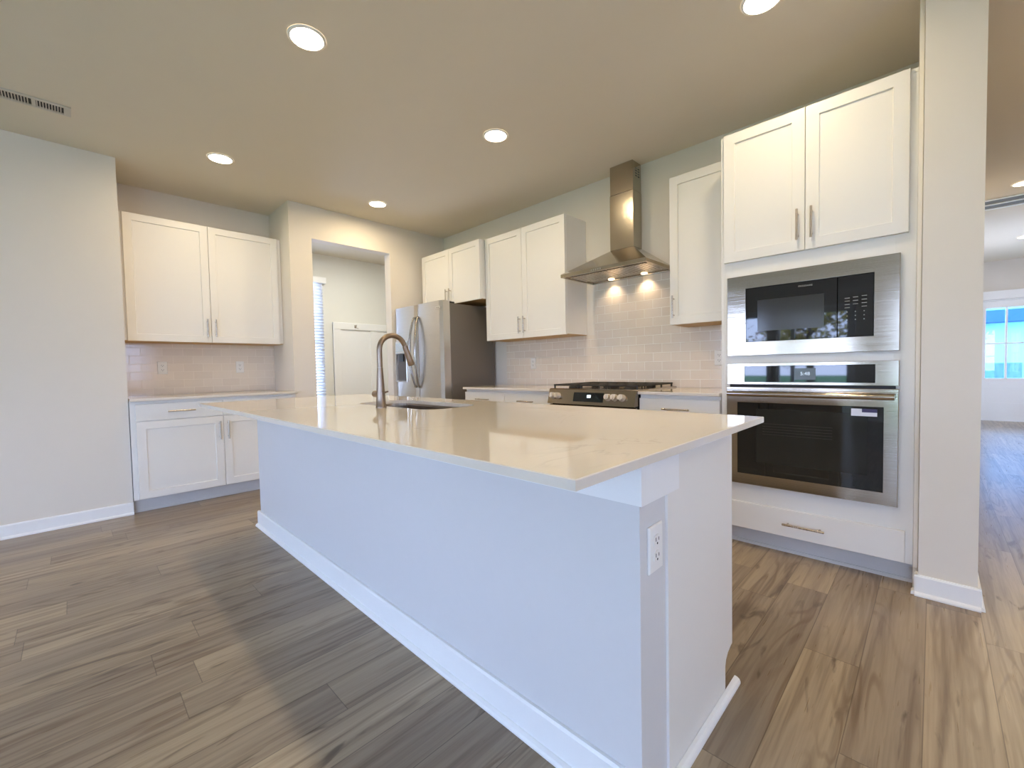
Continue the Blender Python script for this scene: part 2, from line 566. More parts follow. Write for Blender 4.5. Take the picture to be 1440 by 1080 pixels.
# ---- windows
def window(name, axis, lo, hi, z0, z1, t0, t1, mulls, label, inner, cased=True):
    """frame, glass and mullions set into a wall hole; inner = +1/-1 direction of the room side"""
    root = empty(name, label, 'window', kind='structure')
    def P(bb, p, q, za, zb, d0, d1, bev=0.002):
        if axis == 'x': bb.box(p, q, d0, d1, za, zb, bev)
        else: bb.box(d0, d1, p, q, za, zb, bev)
    f = B()
    e = 0.0005
    ta, tb = t0 + .03, t1 - .03
    P(f, lo + e, lo + .05, z0 + e, z1 - e, ta, tb)
    P(f, hi - .05, hi - e, z0 + e, z1 - e, ta, tb)
    P(f, lo + .05, hi - .05, z0 + e, z0 + .05, ta, tb)
    P(f, lo + .05, hi - .05, z1 - .05, z1 - e, ta, tb)
    for mm in mulls:
        P(f, mm - .035, mm + .035, z0 + .05, z1 - .05, ta, tb)
    zm = (z0 + z1) / 2
    P(f, lo + .05, hi - .05, zm - .018, zm + .018, ta + .005, tb - .005)
    obj('window_frame', f, M['trim'], root)
    g = B()
    tm = (t0 + t1) / 2
    P(g, lo + .04, hi - .04, z0 + .04, z1 - .04, tm - .003, tm + .003, 0)
    obj('glass', g, M['glass'], root)
    if not cased:
        return root
    c = B()
    face = t1 if inner > 0 else t0
    d0, d1 = (face + .0005, face + .018) if inner > 0 else (face - .018, face - .0005)
    P(c, lo - .08, lo - .002, z0 - .08, z1 + .08, d0, d1)
    P(c, hi + .002, hi + .08, z0 - .08, z1 + .08, d0, d1)
    P(c, lo - .002, hi + .002, z1 + .002, z1 + .08, d0, d1)
    P(c, lo - .002, hi + .002, z0 - .08, z0 - .002, d0, d1)
    obj('casing', c, M['trim'], root)
    return root
window('window_1', 'y', wy0, wy1, wz0, wz1, fx - .12, fx, [], 'bright window behind white blinds in the side room', 1, False)
window('window_2', 'x', *REAR[0], YB - .12, YB, [], 'wide window mirrored at the left of the microwave glass', 1)
window('window_3', 'x', *REAR[1], YB - .12, YB, [2.445], 'divided window mirrored in the middle of the microwave glass', 1)
window('added_window_4', 'x', *REAR[2], YB - .12, YB, [5.2], 'added unseen patio window giving daylight from behind the viewer', 1)  # out of view, added for more daylight on faces towards the rear
window('added_window_5', 'y', *SIDE[0], XR, XR + .12, [-6.2], 'added unseen side window giving daylight to the left wall and recess', -1)  # unseen opening, added to throw daylight on the left wall and recess doors

window('added_window_7', 'y', *SIDE[2], XR, XR + .12, [], 'small added unseen window giving daylight to the island end', -1)  # unseen, added to cool and brighten island end panel and wall stub
window('added_window_6', 'y', *SIDE[1], XR, XR + .12, [5.4], 'added unseen side window giving daylight to the far hall', -1)  # invented opening, out of view, lifts the hall floor and ceiling

# window blind in the side room
t = empty('window_blind', 'white horizontal slat blind hanging over the side room window', 'blind', (fx + .001, (wy0 + wy1) / 2, wz0 - .06))
hw = (wy1 - wy0) / 2 + .012
hh = wz1 - wz0 + .06
b = B()
b.box(.002, .062, -hw - .03, hw + .045, hh - .03, hh + .055, .004)
obj('valance', b, M['trim'], t)
b = B()
z = .035
while z < hh - .04:
    dx, dz = .018, .0165
    b.loops([[V((.024 - dx, y, z - dz)), V((.024 + dx, y, z + dz)), V((.024 + dx, y, z + dz + .003)), V((.024 - dx, y, z - dz + .003))] for y in (-hw, hw)])
    z += .042
obj('slats', b, M['blind'], t)
obj('bottom_rail', B().box(.006, .042, -hw, hw, .002, .022, .002), M['blind'], t)
b = B()
for y in (-hw * .6, hw * .6):
    b.cyl((.048, y, .02), (.048, y, hh - .05), .0012, seg=6)
obj('cord', b, M['blind'], t)

# coat panel (board and batten) in the side room
b = B()
py0, py1, pz = -0.714, 0.62, 1.80
b.box(fx + .0005, fx + .012, py0, py1, 0.0, pz - .02)
b.box(fx + .0005, fx + .034, py0, py1, pz - .10, pz, .003)
for y0, y1 in ((py0, py0 + .11), (-.14, -.03), (.30, .41)):
    b.box(fx + .0005, fx + .030, y0, y1, 0, pz - .10, .002)
b.box(fx + .0005, fx + .03, py0 + .11, py1, 0, .14, .002)
struct('trim_1', b, M['trim'], 'white board and batten coat panel on the side room wall', 'wall panel')
hk = empty('coat_hook', 'small nickel coat hook screwed to the white panel rail', 'hook', (fx + .0345, -.385, pz - .05))
obj('back_plate', B().box(0, .004, -.014, .014, -.022, .022, .002), M['nickel'], hk)
b = B()
b.tube([(.004, -.002, 0), (.03, -.002, -.012), (.048, -.002, .002), (.052, -.002, .02)], .004, 8)
b.tube([(.004, .003, -.008), (.02, .02, -.025), (.03, .04, -.03)], .0035, 8)
obj('prong', b, M['nickel'], hk)

# ---- baseboards
def base_board(name, runs, label):
    """runs: (x0,y0,x1,y1,nx,ny); board plus quarter round along the floor"""
    bb = B()
    for x0, y0, x1, y1, nx, ny in runs:
        pr = [(0.0006, 0.0006), (0.024, 0.0006), (0.024, 0.008), (0.02, 0.015), (0.0125, 0.019), (0.0125, 0.088), (0.009, 0.096), (0.0006, 0.096)]
        ls = [[V((px + nx * d, py + ny * d, z)) for d, z in pr] for px, py in ((x0, y0), (x1, y1))]
        bb.loops(ls)
    return struct(name, bb, M['trim'], label, 'baseboard')
base_board('baseboard_left', [(0, YB, 0, YL + .001, 1, 0)], 'white baseboard along the bare left wall')
base_board('baseboard_stub', [(4.419, -0.69, 4.628, -0.69, 0, -1), (4.617, -.70, 4.617, 7.7, 1, 0), (4.43, -.70, 4.43, -.655, -1, 0)],
           'white baseboard wrapping the narrow wall end by the oven tower')
base_board('baseboard_opening', [(0, Y1 + .02, 0, OY0, 1, 0), (0, OY1, 0, -.78, 1, 0)], 'white baseboard beside the side room opening')
base_board('baseboard_right', [(XR, YB, XR, 7.76, -1, 0)], 'white baseboard along the right wall')
base_board('baseboard_rear', [(0, YB, 3.96, YB, 0, 1), (6.44, YB, XR, YB, 0, 1)], 'white baseboard under the rear windows')

# ---- backsplash tile
b = B()
b.box(1.1, 3.555, -.008, -.0005, CT + .001, 1.3715)
b.box(2.252, 3.098, -.008, -.0005, 1.3715, 1.84)
struct('trim_2', b, M['tilex'], 'glossy off-white subway tile backsplash around the range', 'tile backsplash')
b = B()
b.box(RX + .0005, RX + .008, YL + .001, Y1 - .001, CT + .001, 1.3715)
struct('trim_3', b, M['tiley'], 'glossy subway tile backsplash in the cabinet recess', 'tile backsplash')

# ------------------------------------------------------------------ front door and what lies outside
door = empty('door_1', 'white front door with glass lites at the end of the hall', 'door', kind='structure')
gx0, gx1, gz0, gz1 = 5.116, 5.83, 0.74, 1.948
b = B()
ya, yb = 7.80, 7.845
b.box(DX0, gx0, ya, yb, .004, 2.07)
b.box(gx1, DX1, ya, yb, .004, 2.07)
b.box(gx0, gx1, ya, yb, .004, gz0)
b.box(gx0, gx1, ya, yb, gz1, 2.07)
for k in range(2):   # raised panel mouldings below the glass
    pass
b.box(gx0, gx1, ya - .008, ya, .30, .315); b.box(gx0, gx1, ya - .008, ya, .575, .59)
b.box(gx0, gx0 + .015, ya - .008, ya, .315, .575); b.box(gx1 - .015, gx1, ya - .008, ya, .315, .575)
obj('door_panel', b, M['trim'], door)
b = B()
gw = (gx1 - gx0) / 3
for k in (1, 2):
    b.box(gx0 + gw * k - .014, gx0 + gw * k + .014, ya - .004, yb, gz0, gz1)
b.box(gx0, gx1, ya - .003, yb, 1.325, 1.35)
b.box(gx0 - .02, gx1 + .02, ya - .012, ya, gz0 - .025, gz0); b.box(gx0 - .02, gx1 + .02, ya - .012, ya, gz1, gz1 + .025)
b.box(gx0 - .02, gx0, ya - .012, ya, gz0, gz1); b.box(gx1, gx1 + .02, ya - .012, ya, gz0, gz1)
obj('glazing_bars', b, M['trim'], door)
obj('glass', B().box(gx0 + .001, gx1 - .001, 7.82, 7.826, gz0 + .001, gz1 - .001), M['doorglass'], door)
b = B()
b.box(DX0 - .10, DX0 - .021, 7.738, 7.7595, 0, 2.236, .002)
b.box(DX1 + .021, DX1 + .10, 7.738, 7.7595, 0, 2.236, .002)
b.box(DX0 - .021, DX1 + .021, 7.738, 7.7595, 2.091, 2.236, .002)
obj('casing', b, M['trim'], door)
b = B()
b.box(DX0 - .0195, DX0 - .001, 7.765, 7.875, 0.001, 2.088); b.box(DX1 + .001, DX1 + .0195, 7.765, 7.875, 0.001, 2.088)
b.box(DX0, DX1, 7.765, 7.875, 2.072, 2.088)
obj('jamb', b, M['trim'], door)
b = B()
b.cyl((DX1 - .07, 7.80, .95), (DX1 - .07, 7.745, .95), .012)
b.cyl((DX1 - .07, 7.755, .95), (DX1 - .18, 7.755, .95), .009)
obj('handle', b, M['nickel'], door)

struct('ground_lawn', B().box(-20, 30, 7.9, 60, -.22, -.12), M['grass'], 'green lawn seen through the front door glass', 'lawn')
struct('ground_garden', B().box(-20, 30, -45, YB - .13, -.22, -.12), M['grass'], 'green garden lawn beyond the rear windows', 'lawn')
struct('ground_driveway', B().box(6.9, 11.8, 11, 29.9, -.12, -.10), M['concrete'], 'pale concrete driveway before the house across the street', 'driveway')
# the house across the street
hx = 5.9
house = empty('exterior_house', 'pale house with blue fascia and white garage across the street', 'house', (hx, 30, -.10))
b = B()
b.box(-.0, 8.5, 0, 7, 0, 7.0); b.box(-1.35, 0, 1.6, 7, 0, 7)
obj('wall', b, M['siding'], house)
b = B(); b.box(-1.0, 8.9, -.75, .0, 3.0, 3.62, .02)
obj('fascia', b, M['roofblue'], house)
b = B()
b.loops([[V((-1.8, -.9, 7.0)), V((9.2, -.9, 7.0)), V((9.2, 8, 7.0)), V((-1.8, 8, 7.0))], [V((1.6, 3, 9.6)), V((6, 3, 9.6)), V((6, 4, 9.6)), V((1.6, 4, 9.6))]])
obj('roof', b, M['roofblue'], house)
f = obj('window', B().box(2.05, 3.6, -.06, 0, 4.3, 5.5, .01), M['trim'], house)
obj('pane', B().box(2.15, 3.5, -.075, -.06, 4.4, 5.4), M['winblue'], f)
g = obj('garage_door', B().box(2.0, 6.9, -.06, 0, 0.02, 2.4, .01), M['trim'], house)
for k in range(4):
    x = 2.25 + k * 1.18
    for q in (0, .48):
        obj('garage_window', B().box(x + q, x + q + .42, -.07, -.06, 1.95, 2.2), M['winblue'], g)
obj('stone_base', B().box(-.06, 1.75, -.12, 0, 0, .95), M['stone'], house)
b = B(); b.box(.25, .45, -.6, -.35, .95, 3.0)
obj('porch_post', b, M['trim'], house)

# trees beyond the rear windows (mirrored in the black oven and microwave glass)
def tree(x, y, h, r, m, label, seed):
    rnd = random.Random(seed)
    tr = empty('garden_tree', label, 'tree', (x, y, -.12), 0, 'garden trees beyond the rear windows')
    bb = B()
    bb.tube([(0, 0, 0), (.05, .02, h * .35), (-.03, .05, h * .6), (.04, 0, h * .95)], [.11, .09, .06, .015], 8)
    cl = []
    for k in range(9):
        a = rnd.uniform(0, 2 * PI)
        z0 = h * rnd.uniform(.3, .75)
        q = V((math.cos(a) * r * .8, math.sin(a) * r * .8, z0 + r * rnd.uniform(.3, .8)))
        bb.tube([(0, .02, z0), q * .5 + V((0, 0, z0 * .5)), q], [.04, .025, .008], 6)
        cl.append(q)
    cl.append(V((0, 0, h * .95)))
    obj('trunk', bb, M['bark'], tr)
    lf = B()
    for k in range(900):
        c = rnd.choice(cl)
        p = c + V((rnd.gauss(0, 1), rnd.gauss(0, 1), rnd.gauss(0, .8))) * r * .38
        if p.z < .3: continue
        s = rnd.uniform(.05, .11)
        u = V((rnd.gauss(0, 1), rnd.gauss(0, 1), rnd.gauss(0, 1))).normalized()
        v2 = u.orthogonal().normalized()
        lf.face([p - u * s, p + v2 * s * .5, p + u * s, p - v2 * s * .5])
    obj('foliage', lf, m, tr)
tree(-1.3, -12.3, 3.4, .80, M['leafgreen'], 'leafy green garden tree mirrored at the left of the oven display', 1)
tree(2.1, -11.6, 2.8, .72, M['leafyellow'], 'small yellow-leaved garden tree mirrored in the microwave glass', 2)
tree(5.6, -12.6, 3.8, .85, M['leaforange'], 'orange autumn garden tree mirrored right of the oven display', 3)
tree(0.2, -16.5, 4.4, 1.0, M['leaforange'], 'tall orange garden tree standing behind the green one', 4)
tree(4.6, -17.5, 4.2, 1.0, M['leafgreen'], 'tall green garden tree farthest from the house', 5)

# ------------------------------------------------------------------ cabinet kit
STILE = 0.058
def bar_handle(cx, cz, length, vertical, parent, y=-.02):
    bb = B()
    hl = length / 2
    off = .032
    ax = V((0, 0, 1)) if vertical else V((1, 0, 0))
    c = V((cx, y - off, cz))
    bb.cyl(c - ax * hl, c + ax * hl, .006, seg=12)
    for s in (-1, 1):
        p = c + ax * s * (hl - .022)
        bb.cyl(p + V((0, off - .0005, 0)), p, .005, seg=10)
    return obj('handle', bb, M['nickel'], parent)

def shaker(parent, x0, x1, z0, z1, y, handle=None, hz=None, name='door'):
    d = obj(name, B().slab(x0, x1, z0, z1, .02, panel=(STILE, .009)), M['cab'], parent)
    d.location = (0, y, 0)
    if handle == 'R': bar_handle(x1 - .03, hz, .16, True, d)
    if handle == 'L': bar_handle(x0 + .03, hz, .16, True, d)
    return d
def drawer(parent, x0, x1, z0, z1, y, hl=.18):
    d = obj('drawer', B().slab(x0, x1, z0, z1, .02), M['cab'], parent)
    d.location = (0, y, 0)
    bar_handle((x0 + x1) / 2, (z0 + z1) / 2, hl, False, d)
    return d
GAP = .0015

def upper(name, label, loc, rz, w, d, h, doors, hz=.125, group='upper wall cabinets', x_off=(0.0, 0.0)):
    """wall cabinet: origin at left rear bottom, front towards local -y; x_off: extra box width beyond the doors"""
    t = empty(name, label, 'cabinet', loc, rz, group)
    a, e = x_off
    obj('body', B().box(-a, w + e, -d, -.002, .006, h, .001), M['cab'], t)
    obj('underside', B().box(-a + .002, w + e - .002, -d + .002, -.004, 0, .0058), M['ply'], t, 'tan wood underside')
    n = len(doors)
    for i, hd in enumerate(doors):
        shaker(t, w * i / n + GAP, w * (i + 1) / n - GAP, .0, h - .001, -d - .001, hd, hz)
    return t

UZ, UT = 1.3715, 2.418
UH = UT - UZ
upper('wall_cabinet', 'white two-door wall cabinet between fridge cabinet and hood', (1.131, 0, UZ), 0, 1.031, .306, UH, 'RL')
upper('wall_cabinet', 'white short two-door cabinet hanging above the fridge', (.0857, 0, 1.806), 0, 1.0357, .374, UT - 1.806, 'RL', .09)
upper('wall_cabinet', 'white single-door wall cabinet between hood and oven tower', (3.1005, 0, UZ), 0, .452, .306, UH, 'L')
upper('wall_cabinet', 'white two-door wall cabinet hanging in the left recess', (RX, -3.041, UZ), PI / 2, 1.155, -RX - .2575 - .0, UH, 'RL', .13, x_off=(.031, .033))

def base_cab(name, label, loc, rz, w, d, drawers, doors, group='base cabinets', x_off=(0, 0), extra_toe=True):
    t = empty(name, label, 'cabinet', loc, rz, group)
    a, e = x_off
    b = B()
    b.box(-a, w + e, -d, -.002, .108, .8835, .001)
    obj('body', b, M['cab'], t)
    b = B()
    b.box(-a + .001, w + e - .001, -d + .065, -.05, 0.0005, .108)
    b.box(-a + .001, w + e - .001, -d + .058, -d + .065, 0.0005, .018)
    obj('toe_kick', b, M['toe'], t)
    n = drawers
    for i in range(n):
        drawer(t, w * i / n + GAP, w * (i + 1) / n - GAP, .728, .858, -d - .001)
    n = len(doors)
    for i, hd in enumerate(doors):
        shaker(t, w * i / n + GAP, w * (i + 1) / n - GAP, .114, .72, -d - .001, hd, .60)
    return t
base_cab('base_cabinet', 'white base cabinet with two drawers beside the fridge', (1.125, 0, 0), 0, 1.113, .61, 2, 'RL')
base_cab('base_cabinet', 'white base cabinet with one drawer between range and oven tower', (3.014, 0, 0), 0, .532, .61, 1, 'L')
base_cab('base_cabinet', 'white two-drawer base cabinet standing in the left recess', (RX, -3.041, 0), PI / 2, 1.155, .604, 2, 'RL', x_off=(.03, .03))

def counter(name, label, x0, x1, y0, y1, z0, z1):
    return tag(obj(name, B().box(x0, x1, y0, y1, z0, z1, .002), M['quartz']), label, 'countertop', 'white quartz countertops')
counter('countertop', 'white quartz countertop between fridge and range', 1.110, 2.241, -.648, -.009, .884, CT)
counter('countertop', 'white quartz countertop between range and oven tower', 3.011, 3.548, -.648, -.009, .884, CT)
counter('countertop', 'white quartz countertop in the left recess under wall cabinet', RX + .009, .085, YL + .004, Y1 - .003, .884, CT)

# ------------------------------------------------------------------ oven tower
TX0, TX1 = 3.552, 4.4285
TY = -.617
tw = empty('oven_tower_cabinet', 'tall white cabinet tower holding microwave and wall oven', 'cabinet', (TX0, 0, 0))
W = TX1 - TX0
dx0, dx1 = 3.5726 - TX0, 4.382 - TX0
mx0, mx1 = 3.591 - TX0, 4.3554 - TX0
b = B()
b.box(0, .019, TY, -.002, .108, UT, .001)
b.box(W - .019, W, TY, -.002, .0005, UT, .001)
b.box(.0192, W - .0192, -.02, -.002, .108, UT)
b.box(.0192, W - .0192, TY + 0, -.0205, UT - .019, UT)
b.box(.0192, W - .0192, TY + .0195, -.0205, 1.640, 1.659)
b.box(.0192, W - .0192, TY + .0195, -.0205, 1.093, 1.112)
b.box(.0192, W - .0192, TY + .0195, -.0205, .345, .364)
b.box(.0192, W - .0192, TY + 0, -.0205, .108, .127)
b.box(.0602, W - .0952, TY, TY + .019, 1.56, 1.70)
b.box(.0602, W - .0952, TY, TY + .019, 1.072, 1.15)
b.box(.0602, W - .0952, TY, TY + .019, .25, .40)
b.box(.0192, .060, TY, TY + .019, .127, UT - .0192)
b.box(W - .095, W - .0192, TY, TY + .019, .127, UT - .0192)
obj('body', b, M['cab'], tw)
b = B()
b.box(W - .018, W - .0005, TY - .012, TY, .10, H - .02, .002)
obj('scribe_strip', b, M['cab'], tw)
b = B()
b.box(.001, W - .02, TY + .062, -.05, .0005, .108)
b.box(.001, W - .02, TY + .052, TY + .062, .0005, .018)
obj('toe_kick', b, M['toe'], tw)
mid = (dx0 + dx1) / 2
shaker(tw, dx0, mid - GAP, 1.677, UT - .001, TY - .001, 'R', 1.81)
shaker(tw, mid + GAP, dx1, 1.677, UT - .001, TY - .001, 'L', 1.81)
drawer(tw, dx0, dx1, .115, .266, TY - .001, .19)

# ---- microwave
FY = TY - .0015
mw = empty('built_in_microwave', 'stainless framed microwave built into the tower above the oven', 'microwave', ((3.591 + 4.3554) / 2, FY, 1.1275))
hw_ = (4.3554 - 3.591) / 2
mh = 1.587 - 1.1275
gl0, gl1, gb, gt = 3.690 - 3.9732, 4.262 - 3.9732, .075, .385
b = B()
R4 = lambda x0, x1, z0, z1, y: [V((x0, y, z0)), V((x1, y, z0)), V((x1, y, z1)), V((x0, y, z1))]
b.loops([R4(-hw_, hw_, 0, mh, 0), R4(-hw_, hw_, 0, mh, -.016), R4(-hw_ + .002, hw_ - .002, .002, mh - .002, -.018),
         R4(gl0, gl1, gb, gt, -.018), R4(gl0, gl1, gb, gt, -.004)], cap1=False)
obj('trim_frame', b, M['steelx'], mw)
obj('body', B().box(-hw_ + .07, hw_ - .07, .0005, .48, .04, mh - .04), M['black'], mw)
dr = obj('door', B().box(gl0 + .001, gl1 - .145, -.017, -.001, gb + .001, gt - .001, .002), M['blackglass'], mw, 'black glass door')
obj('window', B().box(gl0 + .062, gl1 - .20, -.0178, -.017, gb + .06, gt - .075), simple('microwave_window_mesh', (.035, .035, .033), .12), dr, 'grey see-through window')
pn = obj('control_panel', B().box(gl1 - .1445, gl1 - .001, -.017, -.001, gb + .001, gt - .001, .002), M['blackglass'], mw)
b = B()
for cxx, rows in ((gl1 - .105, (.27, .255, .238, .222)), (gl1 - .072, (.272, .255, .238)), (gl1 - .038, (.275, .257, .24, .223))):
    for z in rows: b.box(cxx - .010, cxx + .010, -.0175, -.0168, z, z + .003)
obj('function_keys', b, M['printgrey'], pn)
for cxx in (gl1 - .105, gl1 - .072, gl1 - .038):
    b = B()
    for z in (.2, .18, .16): b.box(cxx - .002, cxx + .002, -.0175, -.0168, z, z + .004)
    obj('number_keys', b, M['printgrey'], pn)
tm_ = obj('lettering', text_mesh('FRIGIDAIRE', .0125), M['printgrey'], dr)
tm_.location = (3.98 - 3.9732, -.0176, .360)

# ---- wall oven
ov = empty('wall_oven', 'stainless single wall oven with dark window built into the tower', 'oven', (3.9732, FY, .3794))
oh = 1.0815 - .3794
z_gap = .951 - .3794
b = B()
p0, p1, pb, pt = 3.685 - 3.9732, 4.269 - 3.9732, .973 - .3794, 1.066 - .3794
b.loops([R4(-hw_, hw_, z_gap + .008, oh, 0), R4(-hw_, hw_, z_gap + .008, oh, -.02), R4(-hw_ + .002, hw_ - .002, z_gap + .010, oh - .002, -.022),
         R4(p0, p1, pb, pt, -.022), R4(p0, p1, pb, pt, -.006)], cap1=False)
cp = obj('control_panel', b, M['steelx'], ov)
ds = obj('display', B().box(p0 + .001, p1 - .001, -.0215, -.001, pb + .001, pt - .001, .001), M['blackglass'], cp)
lcd = obj('clock_screen', B().box(3.932 - 3.9732, 4.028 - 3.9732, -.0222, -.0214, .988 - .3794, 1.05 - .3794), simple('lcd_grey', (.10, .12, .13), .2), ds)
tt = obj('digits', text_mesh('5:48', .026), M['digitdim'], lcd)
tt.location = (.008, -.0225, 1.02 - .3794)
obj('body', B().box(-hw_ + .05, hw_ - .05, .0005, .55, .02, oh - .03), M['black'], ov)
obj('door_gap', B().box(-hw_ + .012, hw_ - .012, -.010, -.0005, z_gap - .008, z_gap + .008), M['dark'], ov)
b = B()
q0, q1, qb, qt = 3.650 - 3.9732, 4.302 - 3.9732, .441 - .3794, .857 - .3794
b.loops([R4(-hw_, hw_, 0, z_gap - .006, -.001), R4(-hw_, hw_, 0, z_gap - .006, -.030), R4(-hw_ + .002, hw_ - .002, .002, z_gap - .008, -.032),
         R4(q0, q1, qb, qt, -.032), R4(q0, q1, qb, qt, -.012)], cap1=False)
od = obj('door', b, M['steelx'], ov)
gl = obj('glass', B().box(q0 + .0008, q1 - .0008, -.0312, -.012, qb + .0008, qt - .0008, .001), M['blackglass'], od)
wd = obj('window', B().box(q0 + .10, q1 - .06, -.0318, -.0312, qb + .075, qt - .035), M['ovenglass'], od, 'dark see-through window with faint rack')
b = B()
for z in (.30, .315, .33, .345, .36): b.box(q0 + .13, q1 - .20, -.0321, -.0318, z, z + .0015)
obj('rack_lines', b, simple('rack_grey', (.05, .05, .045), .3), od)
b = B()
hz_ = .909 - .3794
b.cyl((-hw_ + .018, -.078, hz_), (hw_ - .012, -.078, hz_), .0145, seg=24)
for s in (-1, 1):
    b.box(s * (hw_ - .05) - .012, s * (hw_ - .05) + .012, -.075, -.0315, hz_ - .011, hz_ + .011, .003)
obj('handle', b, M['steelx'], od)
st = tag(obj('energy_sticker', B().box(4.178 - .05, 4.178 + .05, FY - .0335, FY - .0321, .0, .036), M['sticker']),
         'white and purple sticker stuck on the oven glass', 'sticker')
st.location = (.05, 0, .8095)
obj('purple_band', B().box(4.178 - .008, 4.178 + .05, FY - .0339, FY - .0335, .019, .0362), M['purple'], st, 'dark purple printed band')

# ------------------------------------------------------------------ range hood
hd = empty('range_hood', 'stainless pyramid chimney hood mounted above the gas range', 'range hood', (2.616, 0, 1.826))
hx_, hy_ = .382, .483
def RR(x0, x1, y0, y1, z): return [V((x0, y0, z)), V((x1, y0, z)), V((x1, y1, z)), V((x0, y1, z))]
b = B()
yb_ = -.0095
b.loops([RR(-hx_ + .014, hx_ - .014, -hy_ + .014, yb_ - .004, .012), RR(-hx_ + .012, hx_ - .012, -hy_ + .012, yb_ - .002, 0), RR(-hx_, hx_, -hy_, yb_, 0),
         RR(-hx_, hx_, -hy_, yb_, .026), RR(-hx_ + .004, hx_ - .004, -hy_ + .004, yb_, .030),
         RR(-.110, .110, -.152, yb_, .224)])
obj('canopy', b, M['hoodsteel'], hd)
b = B()
for s in (-1, 1):
    x0, x1 = (-.352, -.004) if s < 0 else (.004, .352)
    b.box(x0, x1, -.40, -.155, .006, .0118, .002)
    for k in range(11):
        x = x0 + .02 + k * .03
        b.box(x, x + .012, -.385, -.17, .0045, .006)
obj('filter', b, M['steelx'], hd)
ch = obj('chimney', B().box(-.1095, .1075, -.1515, yb_, .224, .68, .003), M['hoodsteel'], hd)
obj('upper_chimney', B().box(-.1065, .1045, -.1485, yb_, .68, H - 1.826 - .001, .003), M['hoodsteel'], hd)
b = B()
for k in range(4):
    for j in range(2):
        b.box(.1043, .1052, -.105 + j * .04, -.08 + j * .04, .80 + k * .02, .808 + k * .02)
obj('vent_slots', b, M['dark'], hd)
b = B()
for k in range(5):
    b.cyl((-.075 + k * .02, -hy_ + .001, .013), (-.075 + k * .02, -hy_ - .004, .013), .006, seg=12)
obj('buttons', b, M['chrome'], hd)
for xx in (-.158, .150):
    l_ = obj('hood_lamp', B().lathe([(.001, -.002), (.022, -.002), (.027, 0), (.027, .004)], (xx, -.058, .0075)), M['hoodled'], hd)
    ld = bpy.data.lights.new('hood_spot', 'SPOT')
    ld.energy = 4.0
    ld.color = (1.0, .76, .50)
    ld.spot_size = math.radians(118)
    ld.spot_blend = .7
    ld.shadow_soft_size = .02
    lo = bpy.data.objects.new('hood_spot', ld)
    col.objects.link(lo)
    lo.parent = l_
    lo.location = (xx, -.058, .002)

# ------------------------------------------------------------------ gas range
rg = empty('gas_range', 'stainless slide-in gas range with black grates under the hood', 'range', (2.626, 0, 0))
rw = .381
obj('body', B().box(-rw + .001, rw - .001, -.635, -.01, .06, .893, .002), M['black'], rg)
b = B()
b.loops([RR(-rw - .004, rw + .004, -.655, -.012, .9045), RR(-rw - .004, rw + .004, -.66, -.012, .910), RR(-rw + .0, rw - .0, -.65, -.016, .914)])
obj('cooktop', b, M['steelx'], rg)
# slanted control panel
b = B()
pf = [(-.636, .800), (-.694, .796), (-.662, .908), (-.636, .9035)]
b.loops([[V((x, y, z)) for y, z in pf] for x in (-rw - .003, rw + .003)])
cp = obj('control_panel', b, M['rangesteel'], rg)
# the panel's own frame: down along the slope
n_ = V((0, -(.908 - .796), -.032)).normalized()
n_ = V((0, -.1122, .032)).normalized()
up_ = V((0, .032, .112)).normalized()
o0 = V((0, -.694, .796))
def on_panel(x, s, d): return V((x, 0, 0)) + o0 + up_ * s + n_ * d
b = B()
ls = [[on_panel(x, s, d) for x, s in ((-.135, .024), (.128, .024), (.128, .094), (-.135, .094))] for d in (.0002, .003)]
b.loops(ls)
dsp = obj('display', b, M['blackglass'], cp)
b = B()
b.loops([[on_panel(x, s, d) for x, s in ((-.012, .054), (.022, .054), (.022, .076), (-.012, .076))] for d in (.0031, .0036)])
obj('lit_clock', b, M['digit'], dsp)
for xx in (-.335, -.285, .172, .226, .284):
    kb = B()
    c0, c1, c2 = on_panel(xx, .062, .0003), on_panel(xx, .062, .012), on_panel(xx, .062, .036)
    kb.cyl(c0, c1, .026, .025, 24)
    kb.cyl(c1, c2, .022, .020, 24)
    k = obj('knob', kb, M['knob'], cp)
    gb_ = B()
    g0 = on_panel(xx, .062, .036)
    a1 = up_ * .017
    r_ = V((.0045, 0, 0))
    gb_.loops([[g0 - a1 - r_, g0 - a1 + r_, g0 + a1 + r_, g0 + a1 - r_], [g0 - a1 - r_ + n_ * .008, g0 - a1 + r_ + n_ * .008, g0 + a1 + r_ + n_ * .008, g0 + a1 - r_ + n_ * .008]])
    obj('grip', gb_, M['knob'], k)
# burners
for bx_, by_, br in ((-.255, -.50, .045), (-.255, -.19, .036), (0, -.34, .055), (.255, -.50, .05), (.255, -.19, .036)):
    bu = obj('burner', B().lathe([(br, .914), (br, .924), (br * .8, .926), (br * .8, .932), (br * .6, .934)], (bx_, by_, 0.0002), seg=24), M['iron'], rg)
